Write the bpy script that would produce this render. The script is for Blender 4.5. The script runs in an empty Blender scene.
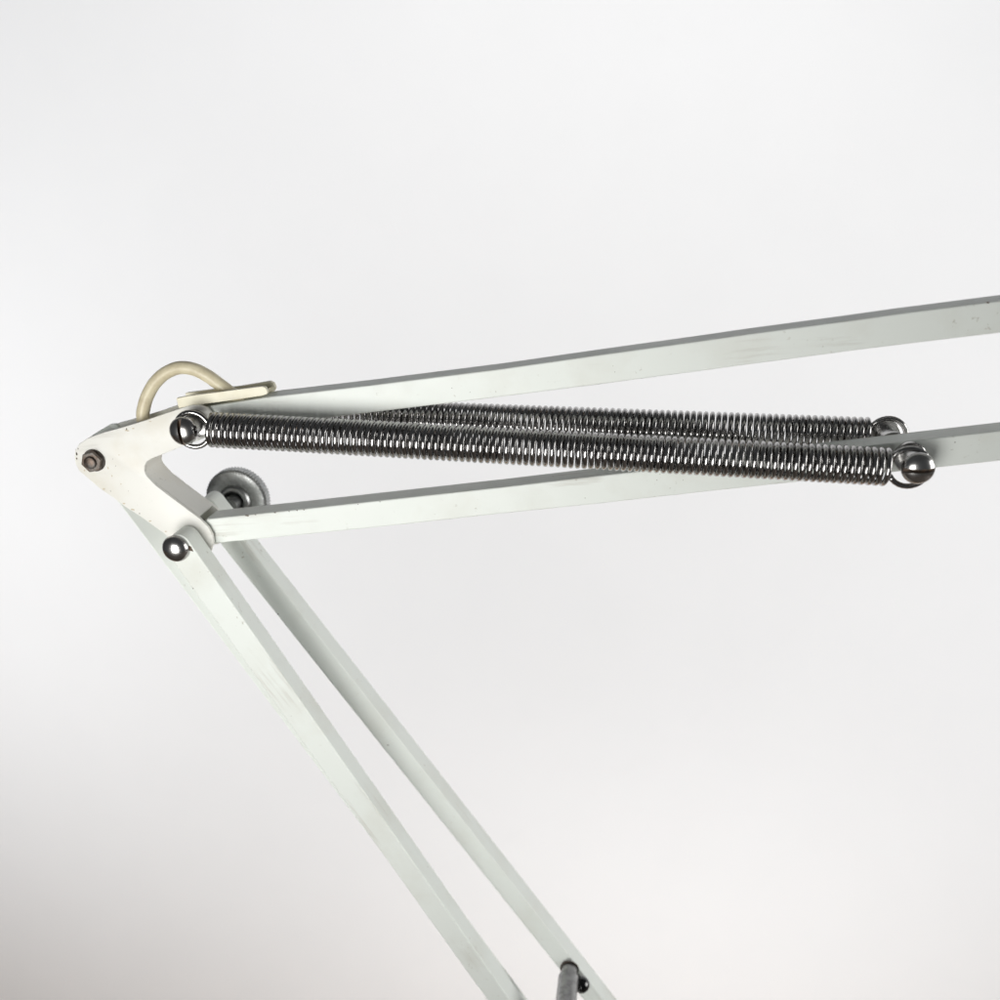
import bpy, bmesh, math, random
from mathutils import Vector, Matrix

random.seed(4)
S = bpy.context.scene
COL = S.collection

# ------------------------------------------------------------------ camera
FPX = 1000.0                         # focal length for a 1000 px wide frame
PITCH = math.atan(0.38)
YAW = math.atan(0.147)
CAM = Vector((0.0, -0.308, 0.66))
FWD = Vector((-math.sin(YAW)*math.cos(PITCH), math.cos(YAW)*math.cos(PITCH), -math.sin(PITCH)))
RGT = Vector((math.cos(YAW), math.sin(YAW), 0))
UPV = RGT.cross(FWD)
cd = bpy.data.cameras.new('camera')
cam = bpy.data.objects.new('camera', cd); COL.objects.link(cam)
cd.sensor_width = 36; cd.lens = 36*FPX/1000.0
cd.dof.use_dof = True; cd.dof.focus_distance = 0.335; cd.dof.aperture_fstop = 10
cd.clip_start = 0.01; cd.clip_end = 50
cam.matrix_world = Matrix(((RGT.x, UPV.x, -FWD.x, CAM.x), (RGT.y, UPV.y, -FWD.y, CAM.y), (RGT.z, UPV.z, -FWD.z, CAM.z), (0, 0, 0, 1)))
S.camera = cam

# ------------------------------------------------------------------ light
w = bpy.data.worlds.new('World'); S.world = w; w.use_nodes = True
bg = w.node_tree.nodes['Background']
bg.inputs[0].default_value = (0.93, 0.97, 1.0, 1); bg.inputs[1].default_value = 0.07

def area(name, loc, target, sx, sy, power, color=(1, 1, 1), spread=math.pi):
    l = bpy.data.lights.new(name, 'AREA'); l.shape = 'RECTANGLE'; l.size = sx; l.size_y = sy
    l.energy = power; l.color = color; l.spread = spread
    o = bpy.data.objects.new(name, l); COL.objects.link(o)
    o.location = loc
    o.rotation_euler = (Vector(target)-Vector(loc)).to_track_quat('-Z', 'Y').to_euler()
    return o
area('window_light', (-0.26, -0.66, 0.46), (-0.14, 0, 0.573), 0.38, 0.46, 1.03, (1.0, 0.99, 0.965), math.radians(70))
area('side_fill_light', (1.75, -0.02, 0.70), (0.0, 0, 0.45), 1.2, 1.1, 11.5, (1.0, 0.99, 0.97), math.radians(120))  # added fill that brightens the right-hand faces of the lower bars
# added, unseen lights behind the lamp that light the white wall only (they face it)
WL = (0.985, 0.993, 1.0)
area('backdrop_light_top', (-0.15, 0.16, 1.45), (-0.15, 1.7, 1.45), 1.8, 0.3, 18.3, WL)
area('backdrop_light_right', (1.5, 0.16, 0.1), (1.5, 1.7, 0.1), 0.3, 1.4, 20.0, WL)
area('backdrop_light_left', (-1.75, 0.16, -0.12), (-1.75, 1.7, -0.12), 0.3, 1.8, 24.5, WL)
area('backdrop_light_low', (0.25, 0.16, -1.35), (0.25, 1.7, -1.35), 1.4, 0.3, 18.0, WL)

vs = S.view_settings
S.display_settings.display_device = 'sRGB'
vs.view_transform = 'Standard'; vs.look = 'None'; vs.exposure = 0.0; vs.gamma = 1.0; vs.use_curve_mapping = False
S.render.engine = 'CYCLES'

MM = 0.001
def P(px, py, Y):
    """point in the world where the sight line at (px,py) of the 1000 px frame meets the plane y = Y mm"""
    d = FWD + RGT*((px-500)/FPX) + UPV*((500-py)/FPX)
    t = (Y*MM-CAM.y)/d.y
    return CAM + d*t

# ------------------------------------------------------------------ materials
def nt(name):
    m = bpy.data.materials.new(name); m.use_nodes = True
    n = m.node_tree; return m, n.nodes, n.links, n.nodes['Principled BSDF']

def ramp(nodes, links, src, stops):
    r = nodes.new('ShaderNodeValToRGB')
    e = r.color_ramp.elements
    while len(e) < len(stops): e.new(0.5)
    for el, (p, c) in zip(e, stops): el.position = p; el.color = (*c, 1) if len(c) == 3 else c
    links.new(src, r.inputs[0]); return r

def noise(nodes, links, scale, detail=4, rough=0.55, stretch=None):
    tc = nodes.new('ShaderNodeTexCoord'); n = nodes.new('ShaderNodeTexNoise')
    n.inputs['Scale'].default_value = scale; n.inputs['Detail'].default_value = detail; n.inputs['Roughness'].default_value = rough
    if stretch:
        mp = nodes.new('ShaderNodeMapping'); mp.inputs['Scale'].default_value = stretch
        links.new(tc.outputs['Object'], mp.inputs[0]); links.new(mp.outputs[0], n.inputs['Vector'])
    else: links.new(tc.outputs['Object'], n.inputs['Vector'])
    return n

def mix(nodes, links, fac, a, b, mode='MIX'):
    m = nodes.new('ShaderNodeMix'); m.data_type = 'RGBA'; m.blend_type = mode
    for s, v in (('Factor', fac), ('A', a), ('B', b)):
        i = [k for k in m.inputs if k.name == s and (k.type == 'RGBA' if s != 'Factor' else k.type == 'VALUE')][0]
        if hasattr(v, 'links'): links.new(v, i)
        elif isinstance(v, tuple): i.default_value = (*v, 1)
        else: i.default_value = v
    return [o for o in m.outputs if o.type == 'RGBA'][0]

def paint(name, base, grime, speck_amount=0.5, rough=0.38, grain=6.5):
    m, n, l, b = nt(name)
    big = noise(n, l, 38, 5, 0.6)
    c0 = mix(n, l, ramp(n, l, big.outputs[0], [(0.50, (0, 0, 0)), (0.76, (0.42, 0.42, 0.42))]).outputs[0], base, grime)
    sp = noise(n, l, 620, 3, 0.6)
    mask = noise(n, l, 60, 3, 0.6)
    sr = ramp(n, l, sp.outputs[0], [(0.64, (0, 0, 0)), (0.72, (1, 1, 1))])
    mr = ramp(n, l, mask.outputs[0], [(0.50, (0, 0, 0)), (0.66, (speck_amount,)*3)])
    mul = n.new('ShaderNodeMath'); mul.operation = 'MULTIPLY'
    l.new(sr.outputs[0], mul.inputs[0]); l.new(mr.outputs[0], mul.inputs[1])
    c1 = mix(n, l, mul.outputs[0], c0, (0.30, 0.26, 0.19))
    stk = noise(n, l, 420, 4, 0.65, (0.07, 1, 1))
    turn = n.new('ShaderNodeMapping'); turn.inputs['Rotation'].default_value = (0, math.radians(grain), 0)   # scuffs run along the bar
    sc = stk.inputs['Vector'].links[0].from_node
    l.new(sc.inputs[0].links[0].from_socket, turn.inputs[0]); l.new(turn.outputs[0], sc.inputs[0])
    sm = noise(n, l, 26, 3, 0.5)
    s1 = ramp(n, l, stk.outputs[0], [(0.52, (0, 0, 0)), (0.70, (1, 1, 1))])
    s2 = ramp(n, l, sm.outputs[0], [(0.52, (0, 0, 0)), (0.62, (0.55, 0.55, 0.55))])
    m2 = n.new('ShaderNodeMath'); m2.operation = 'MULTIPLY'
    l.new(s1.outputs[0], m2.inputs[0]); l.new(s2.outputs[0], m2.inputs[1])
    c1 = mix(n, l, m2.outputs[0], c1, (0.50, 0.48, 0.43))
    l.new(c1, b.inputs['Base Color'])
    rn = noise(n, l, 90, 4)
    rr = n.new('ShaderNodeMapRange'); rr.inputs[3].default_value = rough-0.08; rr.inputs[4].default_value = rough+0.14
    l.new(rn.outputs[0], rr.inputs[0]); l.new(rr.outputs[0], b.inputs['Roughness'])
    b.inputs['Specular IOR Level'].default_value = 0.35
    bn = noise(n, l, 900, 2); bp = n.new('ShaderNodeBump'); bp.inputs['Strength'].default_value = 0.10; bp.inputs['Distance'].default_value = 0.0002
    l.new(bn.outputs[0], bp.inputs['Height']); l.new(bp.outputs[0], b.inputs['Normal'])
    return m

def metal(name, col, col2, rough, scale=300, bump=0.0):
    m, n, l, b = nt(name)
    a = noise(n, l, scale, 5, 0.6)
    c = mix(n, l, ramp(n, l, a.outputs[0], [(0.42, (0, 0, 0)), (0.68, (1, 1, 1))]).outputs[0], col, col2)
    l.new(c, b.inputs['Base Color']); b.inputs['Metallic'].default_value = 1.0
    rr = n.new('ShaderNodeMapRange'); rr.inputs[3].default_value = rough*0.75; rr.inputs[4].default_value = rough*1.5
    l.new(a.outputs[0], rr.inputs[0]); l.new(rr.outputs[0], b.inputs['Roughness'])
    if bump:
        bp = n.new('ShaderNodeBump'); bp.inputs['Strength'].default_value = bump; bp.inputs['Distance'].default_value = 0.0002
        l.new(a.outputs[0], bp.inputs['Height']); l.new(bp.outputs[0], b.inputs['Normal'])
    return m

def plain(name, col, col2, rough, scale=120, bump=0.05, **kw):
    m, n, l, b = nt(name)
    a = noise(n, l, scale, 5, 0.6, kw.get('stretch'))
    c = mix(n, l, ramp(n, l, a.outputs[0], [(0.40, (0, 0, 0)), (0.72, (1, 1, 1))]).outputs[0], col, col2)
    l.new(c, b.inputs['Base Color']); b.inputs['Roughness'].default_value = rough
    bp = n.new('ShaderNodeBump'); bp.inputs['Strength'].default_value = bump; bp.inputs['Distance'].default_value = 0.0003
    l.new(a.outputs[0], bp.inputs['Height']); l.new(bp.outputs[0], b.inputs['Normal'])
    return m

M_ARM = paint('arm_enamel', (0.765, 0.80, 0.762), (0.61, 0.60, 0.53), 0.7, 0.40)
M_LOW = paint('lower_arm_enamel', (0.765, 0.80, 0.762), (0.61, 0.60, 0.53), 0.7, 0.40, -56)
M_BRK = paint('bracket_enamel', (0.815, 0.81, 0.765), (0.62, 0.56, 0.42), 0.8, 0.42)
M_SPR = metal('spring_steel', (0.44, 0.432, 0.428), (0.30, 0.29, 0.282), 0.125, 160)
M_CHR = metal('chromed_steel', (0.52, 0.515, 0.51), (0.36, 0.35, 0.34), 0.21, 260)
M_GRY = metal('grey_zinc', (0.44, 0.45, 0.445), (0.33, 0.335, 0.33), 0.34, 500, 0.15)
M_ROD = metal('rod_steel', (0.38, 0.38, 0.375), (0.25, 0.245, 0.24), 0.33, 400, 0.2)
M_RST = metal('rusty_steel', (0.11, 0.085, 0.07), (0.18, 0.175, 0.165), 0.45, 420, 0.6)
M_CRM = plain('cream_plastic', (0.79, 0.755, 0.60), (0.72, 0.675, 0.51), 0.45, 150)
M_CBL = plain('cream_rubber', (0.66, 0.60, 0.43), (0.50, 0.43, 0.29), 0.38, 200, 0.12)
M_CHP = plain('bare_chip', (0.06, 0.045, 0.035), (0.16, 0.10, 0.06), 0.7, 900)
M_TAN = plain('rubbed_primer', (0.62, 0.55, 0.42), (0.48, 0.40, 0.28), 0.6, 900)
M_DRK = metal('dark_ball', (0.10, 0.10, 0.10), (0.06, 0.06, 0.06), 0.12, 200)
M_WAL = plain('wall_paint', (0.80, 0.80, 0.805), (0.79, 0.79, 0.795), 0.9, 6, 0.0)
M_DSK = plain('desk_wood', (0.24, 0.20, 0.17), (0.16, 0.13, 0.11), 0.5, 12, 0.05, stretch=(1, 9, 1))

M_FLR = plain('floor_wood', (0.60, 0.44, 0.31), (0.50, 0.35, 0.23), 0.6, 10, 0.05, stretch=(1, 9, 1))

# ------------------------------------------------------------------ mesh helpers
def link(name, bm, mats, parent=None, smooth=False, angle=None):
    bmesh.ops.recalc_face_normals(bm, faces=bm.faces[:])
    me = bpy.data.meshes.new(name); bm.to_mesh(me); bm.free()
    for m in (mats if isinstance(mats, (list, tuple)) else [mats]): me.materials.append(m)
    for p in me.polygons: p.use_smooth = smooth
    if smooth and angle: me.set_sharp_from_angle(angle=math.radians(angle))
    o = bpy.data.objects.new(name, me); COL.objects.link(o)
    if smooth and angle and len(me.polygons) < 400:
        wn = o.modifiers.new('weighted_normal', 'WEIGHTED_NORMAL'); wn.keep_sharp = True; wn.weight = 100
    if parent is not None:
        o.parent = parent
        o.matrix_parent_inverse = parent.matrix_world.inverted()
    return o

def prism(bm, outline, y0, y1, bevel=0.0, seg=2):
    """outline: (x,z) pairs in metres, extruded from y0 to y1 (mm)"""
    a = [bm.verts.new((x, y0*MM, z)) for x, z in outline]
    b = [bm.verts.new((x, y1*MM, z)) for x, z in outline]
    n = len(a)
    fs = [bm.faces.new(a), bm.faces.new(b[::-1])]
    for i in range(n):
        j = (i+1) % n; fs.append(bm.faces.new((a[i], b[i], b[j], a[j])))
    bmesh.ops.recalc_face_normals(bm, faces=fs)
    if bevel:
        es = [e for e in set(e for f in fs for e in f.edges) if e.calc_face_angle(0) > 0.6]
        bmesh.ops.bevel(bm, geom=es, offset=bevel*MM, segments=seg, profile=0.5, affect='EDGES', clamp_overlap=True)

def flat(pts, Y):
    return [(p.x, p.z) for p in (P(x, y, Y) for x, y in pts)]

def arc_end(left, right, far_left, far_right):
    """outline of a bar: two straight edges joined by a half round end; points are (x,z)"""
    L, R, FL, FR = (Vector(p) for p in (left, right, far_left, far_right))
    c = (L+R)/2; r = (L-R).length/2
    ax = ((FL-L).normalized()+(FR-R).normalized()).normalized()
    s = (R-L).normalized()
    pts = [FL]
    for k in range(0, 17):
        a = math.pi*k/16
        pts.append(c - s*(r*math.cos(a)) - ax*(r*math.sin(a)))
    pts.append(FR)
    return [(p.x, p.y) for p in pts], c, r

def lathe(bm, prof, origin, axis, seg=40, squash=None):
    """prof: (radius mm, height mm along axis)"""
    ax = Vector(axis).normalized()
    u = ax.orthogonal().normalized(); v = ax.cross(u)
    rings = []
    for r, h in prof:
        c = origin + ax*h*MM
        if r < 1e-6: rings.append([bm.verts.new(c)])
        else: rings.append([bm.verts.new(c + (u*math.cos(2*math.pi*k/seg)+v*math.sin(2*math.pi*k/seg))*r*MM) for k in range(seg)])
    for A, B in zip(rings[:-1], rings[1:]):
        for k in range(seg):
            j = (k+1) % seg
            if len(A) == 1 and len(B) == 1: continue
            if len(A) == 1: bm.faces.new((A[0], B[k], B[j]))
            elif len(B) == 1: bm.faces.new((A[k], B[0], A[j]))
            else: bm.faces.new((A[k], B[k], B[j], A[j]))

def tube(bm, pts, rad, seg=10, caps=True):
    pts = [Vector(p) for p in pts]
    n = len(pts); T = []
    for i in range(n):
        T.append((pts[min(i+1, n-1)]-pts[max(i-1, 0)]).normalized())
    N = T[0].orthogonal().normalized(); rings = []
    for i in range(n):
        N = (N - T[i]*N.dot(T[i])).normalized(); B = T[i].cross(N)
        r = rad[i] if isinstance(rad, list) else rad
        rings.append([bm.verts.new(pts[i]+(N*math.cos(2*math.pi*k/seg)+B*math.sin(2*math.pi*k/seg))*r) for k in range(seg)])
    for A, Bq in zip(rings[:-1], rings[1:]):
        for k in range(seg):
            j = (k+1) % seg; bm.faces.new((A[k], A[j], Bq[j], Bq[k]))
    if caps: bm.faces.new(rings[0][::-1]); bm.faces.new(rings[-1])

def chip(bm, c, r, mi=1, sx=1.0, sz=1.0):
    """an irregular flake of missing paint, 0.03 mm proud, on a face that looks towards -y"""
    n = 9
    vs = []
    for k in range(n):
        a = 2*math.pi*k/n; q = r*MM*random.uniform(0.55, 1.1)
        vs.append(bm.verts.new(c + Vector((q*sx*math.cos(a), -0.00003, q*sz*math.sin(a)))))
    f = bm.faces.new(vs); f.material_index = mi

def catmull(pts, n=14):
    pts = [Vector(p) for p in pts]; q = [2*pts[0]-pts[1]]+pts+[2*pts[-1]-pts[-2]]; out = []
    for i in range(1, len(q)-2):
        for k in range(n):
            t = k/n; a, b, c, d = q[i-1:i+3]
            out.append(0.5*((2*b)+(c-a)*t+(2*a-5*b+4*c-d)*t*t+(3*b-a-3*c+d)*t**3))
    out.append(pts[-1]); return out

# ------------------------------------------------------------------ setting
def struct(name, bm, m):
    o = link(name, bm, m); o['kind'] = 'structure'; return o
bm = bmesh.new()
wy = 1.7
bm.faces.new([bm.verts.new(p) for p in ((-6, wy, -2.1), (6, wy, -2.1), (6, wy, 3.6), (-6, wy, 3.6))])
struct('wall', bm, M_WAL)
bm = bmesh.new()
bm.faces.new([bm.verts.new(p) for p in ((-6, wy, -2.1), (6, wy, -2.1), (6, -2.5, -2.1), (-6, -2.5, -2.1))])
struct('floor', bm, M_FLR)  # out of view, added to bounce warm brown onto the lower wall
bm = bmesh.new()
bmesh.ops.create_cube(bm, size=1.0, matrix=Matrix.Translation((0, -0.30, 0.03)) @ Matrix.Diagonal((1.6, 0.9, 0.04, 1)))
struct('desk_surface', bm, M_DSK)

# ------------------------------------------------------------------ the lamp
lamp = bpy.data.objects.new('desk_lamp', None); COL.objects.link(lamp)
lamp.empty_display_size = 0.05
lamp.location = P(505, 1000, 4)
lamp['label'] = 'off-white balanced-arm desk lamp with two steel tension springs, against the white wall'
lamp['category'] = 'lamp'
bpy.context.view_layer.update()

def part(name, bm, m, parent=lamp, label=None, smooth=False, angle=None):
    o = link(name, bm, m, parent, smooth, angle)
    if label: o['label'] = label
    return o

# --- elbow bracket: two pressed plates joined by a web along the inner edge of the lower leg
front = [(74, 457), (75, 450.5), (79, 444), (87, 438.5), (100, 433.5), (120, 428), (145, 420.5), (165, 413.5), (184, 407.2), (192, 405), (200, 405),
         (207, 408), (212, 414), (214, 421), (213, 429), (208, 436), (200, 440), (190, 443.5), (176, 449), (160, 455.5), (152, 458.5), (147, 461.5), (144.5, 466), (144.3, 471), (146.5, 476),
         (155, 485), (170, 496.5), (190, 511.5), (200, 519), (208, 527), (212.5, 535), (213.5, 543), (211, 551), (205, 557), (196, 559.5), (186, 556),
         (165, 534.5), (140, 516.5), (125, 507), (112, 497), (100, 489), (88, 478.5), (79, 471), (75.5, 464)]
ol = flat(front, 0)
bm = bmesh.new()
prism(bm, ol, 0, 1.4, 0.35)
prism(bm, ol, 12.2, 13.6, 0.35)
inner = [Vector((p.x, 0, p.z)) for p in (P(x, y, 0) for x, y in [(150, 459.3), (147, 461.5), (144.5, 466), (144.3, 471), (146.5, 476), (155, 485), (170, 496.5), (190, 511.5), (198, 517.5)])]
inner = [Vector((p.x, 0, p.z)) for p in catmull(inner, 6)]
web = []
for i, p in enumerate(inner):
    t = (inner[min(i+1, len(inner)-1)]-inner[max(i-1, 0)]).normalized()
    nrm = Vector((t.z, 0, -t.x))
    if nrm.x > 0: nrm = -nrm
    web.append((p, p + nrm*1.3*MM))
o2 = [(a.x-0.00006*0, a.z) for a, b in web] + [(b.x, b.z) for a, b in reversed(web)]
prism(bm, o2, 1.38, 12.22)
for px, py, r in ((76, 453.5, 0.6), (77.5, 448.5, 0.3), (76.2, 458.5, 0.4), (126, 429, 0.35), (82, 461.5, 0.4), (110, 491, 0.22), (139, 513.5, 0.3), (112, 459, 0.16), (115, 466, 0.14), (128, 491, 0.13)):
    chip(bm, P(px+0.6, py, 0), r, 1, 0.7, 1.2)
for px, py, r, sx, sz in ((108, 468, 0.5, 0.6, 1.3), (112, 476, 0.4, 0.7, 1.2), (127, 430.5, 0.7, 1.4, 0.45), (133, 428.5, 0.5, 1.2, 0.5), (150, 421.5, 0.5, 1.4, 0.4), (104, 489, 0.5, 1.1, 0.6),
                          (133, 509.5, 0.6, 1.3, 0.6), (124, 503.5, 0.5, 1.3, 0.6), (150, 521, 0.5, 1.3, 0.6), (84.5, 470.5, 0.45, 0.8, 0.8), (166, 531.5, 0.4, 1.2, 0.6), (119, 455, 0.25, 1, 1), (121, 484, 0.3, 0.6, 1.2)):
    chip(bm, P(px, py, 0), r, 2, sx, sz)
part('elbow_bracket', bm, [M_BRK, M_CHP, M_TAN], smooth=True, angle=38)

# --- the five arm bars, each a square tube
def lean(bm, tilt, y0, y1):
    """a tube whose front face is turned a little about its length: (x, z, nx, nz, slope)"""
    if not tilt: return
    x, z, nx, nz, sl = tilt
    for v in bm.verts:
        t = 1-(v.co.y-y0*MM)/((y1-y0)*MM)
        v.co.y += t*sl*((v.co.x-x)*nx+(v.co.z-z)*nz)
def tilt_from(a, b, sl):
    d = (Vector(b)-Vector(a)).normalized(); n = (-d.y, d.x)
    if n[0] < 0: n = (-n[0], -n[1])
    return (a[0], a[1], n[0], n[1], sl)
def bar(name, outline, y0, y1, label, chips=(), tilt=None):
    bm = bmesh.new(); prism(bm, outline, y0, y1, 0.55, 3); lean(bm, tilt, y0, y1)
    for px, py, r, sx, sz in chips: chip(bm, P(px, py, y0), r, 1, sx, sz)
    return part(name, bm, [M_LOW if y0 in (-9, 16) else M_ARM, M_CHP], label=label, smooth=True, angle=40)

UT = [(196, 408), (270, 396.8), (370, 385.3), (400, 381.5), (500, 369), (600, 354.8), (700, 341), (750, 333.8), (850, 320.5), (900, 313.5), (1000, 300.8), (1120, 286), (1300, 264)]
UB = [(1300, 300), (1120, 319.5), (1000, 333), (900, 345), (850, 351.3), (750, 364.5), (700, 371.3), (600, 384.5), (500, 397.2), (410, 408), (300, 421.5), (205, 433)]
bar('arm_bar', flat([(198, 434), (190, 430), (187, 420), (190, 412)] + UT + UB, 2), 2, 11,
    'upper bar of the raised forearm, carrying the cable clip',
    [(988, 302.6, 0.45, 1.6, 0.6), (452, 388, 0.14, 1, 1), (615, 372, 0.14, 1, 1), (613, 366, 0.12, 1, 1), (470, 392, 0.12, 1, 1)])

LT = [(207, 519.2), (300, 509.4), (400, 498.4), (500, 487.5), (600, 475.8), (700, 464.8), (800, 453.8), (915, 440.6), (1000, 431), (1120, 417.4), (1300, 397)]
LB = [(1300, 428), (1120, 447.7), (1000, 461), (940, 467.6), (800, 481.8), (700, 492.5), (600, 503.8), (500, 514), (400, 525), (300, 535.2), (207, 544.2)]
bar('arm_bar', flat([(203, 544), (200.5, 533), (203, 522)] + LT + LB, 2), 2, 11,
    'lower bar of the raised forearm, chipped along its top edge',
    [(247, 515.6, 0.55, 1.5, 0.5), (255.5, 514.7, 0.35, 1, 0.6), (275, 512.6, 0.4, 1.3, 0.6), (289, 511.4, 0.3, 1, 0.6), (297, 510.4, 0.3, 1, 0.6), (304, 509.8, 0.3, 1.2, 0.6),
     (358, 504.3, 0.2, 1.5, 0.5), (380, 501.8, 0.25, 1.5, 0.5), (585, 498, 0.15, 1, 1), (660, 474, 0.12, 1, 1), (657, 480, 0.15, 1, 1), (683, 480, 0.15, 1, 1), (955, 442.3, 0.2, 1, 1)])

def lerp(a, b, y):   # point on the line a-b at picture row y
    t = (y-a[1])/(b[1]-a[1]); return (a[0]+(b[0]-a[0])*t, y)
# front bar of the lower arm
FL0, FL1 = (163, 548), (487, 1000); FE0, FE1 = (193.5, 548), (510, 1000)
fl = flat([lerp(FL0, FL1, 557), lerp(FE0, FE1, 541), lerp(FL0, FL1, 1330), lerp(FE0, FE1, 1300)], -9)
out, fc, fr = arc_end(*fl)
bar('arm_bar', out, -9, -0.6, 'front bar of the lower arm, with a polished domed bolt at its top', [(193, 588.5, 0.25, 1, 1), (291, 716, 0.15, 1, 1)])
# rear bar of the lower arm
RL0, RL1 = (221, 545), (550, 958); RE0, RE1 = (245, 541), (573, 959)
rl = flat([lerp(RL0, RL1, 516)], 16) + flat([lerp(RE0, RE1, 502)], 18.6) + flat([lerp(RL0, RL1, 1330)], 16) + flat([lerp(RE0, RE1, 1300)], 18.6)
out, rc, rr_ = arc_end(*rl)
bar('arm_bar', out, 16, 26.5, 'rear bar of the lower arm, in front of the knurled knob', [(278, 614, 0.3, 1, 1), (388, 745, 0.3, 1, 1)], tilt_from(rl[0], rl[2], 0.28))
# middle bar of the lower arm, on the hex nut
BL0, BL1 = (118, 503), (402, 880)
b2 = [(1330, 0)]
pts = [lerp(BL0, BL1, 1300), lerp(BL0, BL1, 900), lerp(BL0, BL1, 503), (101, 481), (86, 466), (79, 455), (80.5, 443.5), (88, 437), (98, 431), (103, 431), (110, 440), (116, 450), (125, 464)]
e = lerp(BL0, BL1, 900); g = lerp(BL0, BL1, 1300)
pts += [(e[0]+13, 889), (g[0]+11, 1290)]
bm = bmesh.new(); prism(bm, flat(pts, 2.2), 2.2, 10.8, 0.55, 3)
q = flat([BL0, BL1], 2.2); lean(bm, tilt_from(q[0], q[1], 0.8), 2.2, 10.8)
part('arm_bar', bm, M_LOW, label='middle bar of the lower arm, mostly hidden behind the front bar', smooth=True, angle=40)

# --- springs
def spring(A, B, ca, cb, ya, turns_pitch, R, wire, phase=0.0, label=None, loopR=6.0, name='tension_spring'):
    """coil from A to B, with end loops round the points ca and cb (all world points)"""
    ax = (B-A); L = ax.length; ax.normalize()
    up = (Vector((0, 0, 1)) - ax*ax.z).normalized(); ft = up.cross(ax)   # ft points to -y or +y
    n = turns_pitch; st = 30
    jit = [0.0]+[random.gauss(0, 0.045)*MM for _ in range(n-1)]+[0.0]   # turns never sit perfectly evenly
    pts = []
    # left loop, in the plane of the picture, around ca
    def loop(c, s, sgn):
        q = []
        for k in range(0, 25):
            a = math.radians(-150 + 300*k/24)*sgn
            q.append(c + (ax*(s*math.cos(a)) + up*math.sin(a))*loopR*MM)
        return q
    la = loop(ca, -1, 1)
    coil = []
    for k in range(n*st+1):
        a = 2*math.pi*k/st + phase
        q, f = divmod(k, st); f /= st
        off = jit[q]*(1-f) + jit[min(q+1, n)]*f
        coil.append(A + ax*(L*k/(n*st)+off) + (up*math.cos(a)+ft*math.sin(a))*R*MM)
    # bridge points
    def bridge(p, q, c):
        m = (p+q)/2
        return [p.lerp(q, t) + (Vector(c)-m)*(0.35*math.sin(math.pi*t)) for t in (0.25, 0.5, 0.75)]
    lb = loop(cb, 1, -1)
    pts = la + bridge(la[-1], coil[0], A) + coil + bridge(coil[-1], lb[0], B) + lb
    bm = bmesh.new(); tube(bm, pts, wire*MM, 9)
    return part(name, bm, M_SPR, label=label, smooth=True)
YF = -7.0; YR = 20.5
spring(P(210, 429.5, YF), P(887, 467, YF), P(193, 429.6, YF+0.6), P(909, 467.5, YF+0.6), YF, 105, 5.1, 0.87, 0.5, 'front spring, in full view')
spring(P(246, 411.5, YR), P(868, 435, YR), P(231, 411, YR), P(887, 436, YR), YR, 103, 5.1, 0.87, 1.9, 'rear spring, half hidden behind the front spring')

# --- slotted screws that hold the spring ends
def slotted(pos_px, y_face, y_plate, slot_deg, facing=-1, r=5.4, label=None, back=None):
    c = P(*pos_px, y_face)
    bm = bmesh.new()
    prof = [(r*0.93, 0.0), (r, 0.35), (r, 0.7)]
    for k in range(1, 11):
        a = math.pi/2*k/10; prof.append((r*math.cos(a) if k < 10 else 0.0, 0.7+3.1*math.sin(a)))
    lathe(bm, [(0, 0)] + prof, c, (0, facing, 0), 48)
    head = part('spring_screw', bm, M_CHR, label=label, smooth=True, angle=40)
    # cut the slot
    cb = bmesh.new()
    bmesh.ops.create_cube(cb, size=1, matrix=Matrix.Translation(c+Vector((0, facing*3.4*MM, 0))) @ Matrix.Rotation(math.radians(slot_deg), 4, 'Y') @ Matrix.Diagonal((14*MM, 3.2*MM, 1.2*MM, 1)))
    cut = link('cutter', cb, M_CHP)
    md = head.modifiers.new('slot', 'BOOLEAN'); md.operation = 'DIFFERENCE'; md.object = cut; md.solver = 'EXACT'; md.material_mode = 'TRANSFER'
    dg = bpy.context.evaluated_depsgraph_get(); dg.update()
    me = bpy.data.meshes.new_from_object(head.evaluated_get(dg))
    head.modifiers.clear(); head.data = me
    me.set_sharp_from_angle(angle=math.radians(35))
    bpy.data.objects.remove(cut, do_unlink=True)
    # shank with a shoulder behind the head
    sb = bmesh.new()
    d = abs(y_face-y_plate)
    lathe(sb, [(0, 0.02), (3.3, 0.02), (3.3, d-1.6), (4.7, d-1.5), (4.9, d-1.3), (4.9, d-0.02), (0, d-0.02)], c, (0, -facing, 0), 36)
    part('shank', sb, M_CHR, parent=head, smooth=True, angle=40)
    return head
slotted((184.5, 430.5), -8.6, 0, 86, -1, 4.8, 'slotted screw at the bracket end of the front spring')
slotted((917.5, 467.5), -8.6, 2, -4, -1, 4.9, 'slotted screw at the forearm end of the front spring')
slotted((885, 436), 23, 11, 20, 1, 5.3, 'screw at the far end of the rear spring, half hidden by the lower bar')

# --- domed pivot bolt through the front bar
c = P(176.5, 548, -9)
bm = bmesh.new()
R = 4.85
lathe(bm, [(0, 0.0), (R*0.96, 0.0), (R, 0.4)] + [(R*math.cos(math.pi/2*k/14) if k < 14 else 0.0, 0.4+R*0.62*math.sin(math.pi/2*k/14)) for k in range(1, 15)], c, (0, -1, 0), 48)
bolt = part('pivot_bolt', bm, M_CHR, smooth=True, angle=50)
bm = bmesh.new(); lathe(bm, [(0, 0.02), (2.6, 0.02), (2.6, 44), (0, 44)], c, (0, 1, 0), 24)
part('shank', bm, M_GRY, parent=bolt, smooth=True, angle=40)
bm = bmesh.new()
v = [bm.verts.new(P(x, y, -9.04)) for x, y in ((187.5, 545), (191, 546.5), (193.5, 551.6), (189, 550.5), (186, 551))]
bm.faces.new(v)
part('rust_mark', bm, M_CHP, parent=bolt)

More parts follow.
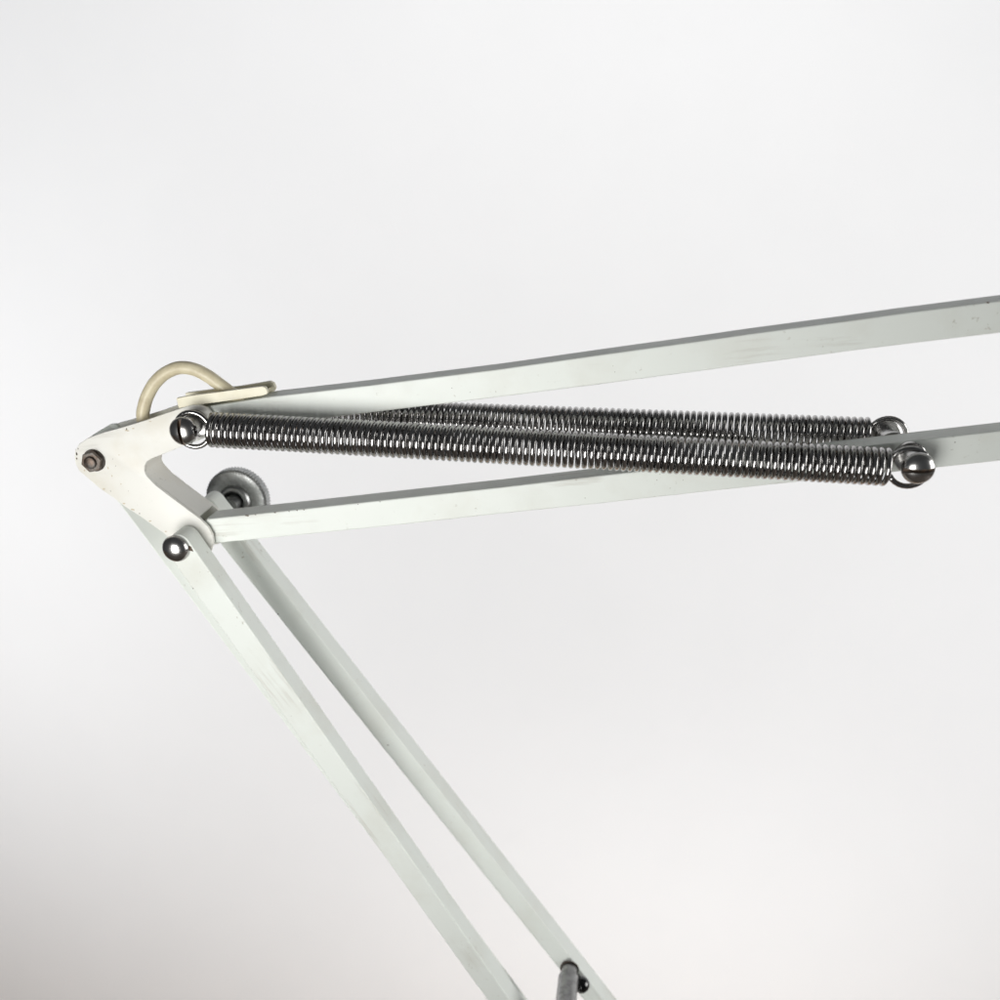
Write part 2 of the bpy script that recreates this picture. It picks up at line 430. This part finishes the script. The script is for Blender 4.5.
# --- hex nut on the bracket tip
c = P(94.5, 460.2, 0)
bm = bmesh.new(); lathe(bm, [(0, 0), (4.05, 0), (4.05, 0.35), (3.8, 0.6), (0, 0.6)], c, (0, -1, 0), 40)
nut_w = bm
bm = bmesh.new()
hexo = [(c.x+3.9*MM*math.cos(math.radians(60*k+14)), c.z+3.9*MM*math.sin(math.radians(60*k+14))) for k in range(6)]
prism(bm, hexo, -2.6, -0.6, 0.35, 2)
nut = part('hex_nut', bm, M_RST, smooth=True, angle=30)
part('washer', nut_w, M_RST, parent=nut, smooth=True, angle=40)
bm = bmesh.new(); lathe(bm, [(2.2, 0), (2.2, 0.7), (1.9, 1.0), (0, 1.25)], c+Vector((0, -2.55*MM, 0)), (0, -1, 0), 30)
part('bolt_end', bm, M_RST, parent=nut, smooth=True, angle=40)

# --- knurled adjusting knob behind the rear bar
c = P(235.8, 500.5, 38)
bm = bmesh.new()
K = 62
ringf, ringb, inf = [], [], []
def ring(rfun, y):
    return [bm.verts.new(c + Vector((rfun(k)*MM*math.cos(2*math.pi*k/(4*K)), y*MM, rfun(k)*MM*math.sin(2*math.pi*k/(4*K))))) for k in range(4*K)]
kn = lambda a, b: (lambda k: a if k % 4 in (0, 1) else b)
rr = [ring(lambda k: 8.6, -0.2), ring(lambda k: 11.3, 0.0), ring(kn(11.9, 11.6), 0.2), ring(kn(12.5, 12.2), 0.7), ring(kn(12.5, 12.2), 4.3), ring(lambda k: 10.9, 5.0), ring(lambda k: 3, 5.2)]
for A, B in zip(rr[:-1], rr[1:]):
    for k in range(4*K):
        j = (k+1) % (4*K); bm.faces.new((A[k], A[j], B[j], B[k]))
bm.faces.new(rr[-1])
# shoulder ring and hub
prof = [(8.6, -0.2)]
for k in range(0, 13):
    a = math.pi*k/12; prof.append((4.9+1.55*math.cos(a), -0.25-2.3*math.sin(a)))
prof += [(3.2, -0.3), (3.2, -7), (0, -7)]
lathe(bm, prof, c, (0, 1, 0), 4*K)
bmesh.ops.remove_doubles(bm, verts=bm.verts[:], dist=1e-6)
part('adjusting_knob', bm, M_GRY, smooth=True, angle=32)

# --- cable and cable clip
path = [(146, 440, 6.5), (143, 418, 6.5), (143.8, 408, 6.5), (147.5, 396, 6.5), (154.5, 383.5, 6.5), (165, 373.5, 6.5), (179, 367.8, 6.5), (194, 369.3, 6.5), (208, 376.2, 6.5), (222, 386.2, 6.5), (233, 394, 6.5), (246, 397, 6.5)]
bm = bmesh.new(); tube(bm, catmull([P(*p) for p in path], 8), 2.25*MM, 20)
part('power_cable', bm, M_CBL, smooth=True, angle=60)

bm = bmesh.new()
fw = [(176, 398.3), (190, 395.7), (225, 391.2), (262, 386.4), (265, 387.3), (267.5, 391.5), (267, 394.3), (262, 395.8), (240, 399.2), (215, 402.7), (196, 405), (178.5, 408.2)]
prism(bm, flat(fw, 0.6), 0.6, 2.2, 0.25)
rw = [(185, 393.2), (212, 389.6), (240, 386.4), (264, 382.3), (270, 381.3), (273.5, 383.3), (275.5, 388), (274.5, 391), (268, 393), (240, 397), (215, 400), (187, 402)]
prism(bm, flat(rw, 10.2), 10.2, 11.8, 0.25)
fl_ = [(178, 404.5), (215, 399.8), (262, 393.2), (262, 395.0), (215, 401.5), (178, 406.5)]
prism(bm, flat(fl_, 1.8), 1.8, 10.6)
part('cable_clip', bm, M_CRM, smooth=True, angle=38)

# --- spacer between the bars at the foot of the lower arm
c = P(569.5, 968, 16)
bm = bmesh.new(); lathe(bm, [(0, 0), (3.2, 0), (3.2, 40), (0, 40)], c, (0, -1, 0), 32)
sp = part('spacer_rod', bm, M_ROD, smooth=True, angle=40)
bm = bmesh.new(); lathe(bm, [(3.2, 4.6), (4.0, 4.65), (4.2, 5.0), (4.2, 30), (3.2, 30.2)], c, (0, -1, 0), 32)
part('collar', bm, M_ROD, parent=sp, smooth=True, angle=40)
bm = bmesh.new(); lathe(bm, [(3.35, -0.02), (3.95, 0.0), (3.95, 0.5), (3.35, 0.55)], c, (0, -1, 0), 32)
part('washer', bm, M_RST, parent=sp, smooth=True, angle=40)
bm = bmesh.new()
c2 = P(581.5, 984.5, 11.5)
bmesh.ops.create_uvsphere(bm, u_segments=28, v_segments=18, radius=3.4*MM, matrix=Matrix.Translation(c2))
lathe(bm, [(1.9, 0), (1.9, 4.2), (0, 4.2)], c2, (-0.55, 0.75, 0), 20)
part('ball_stud', bm, M_DRK, smooth=True)
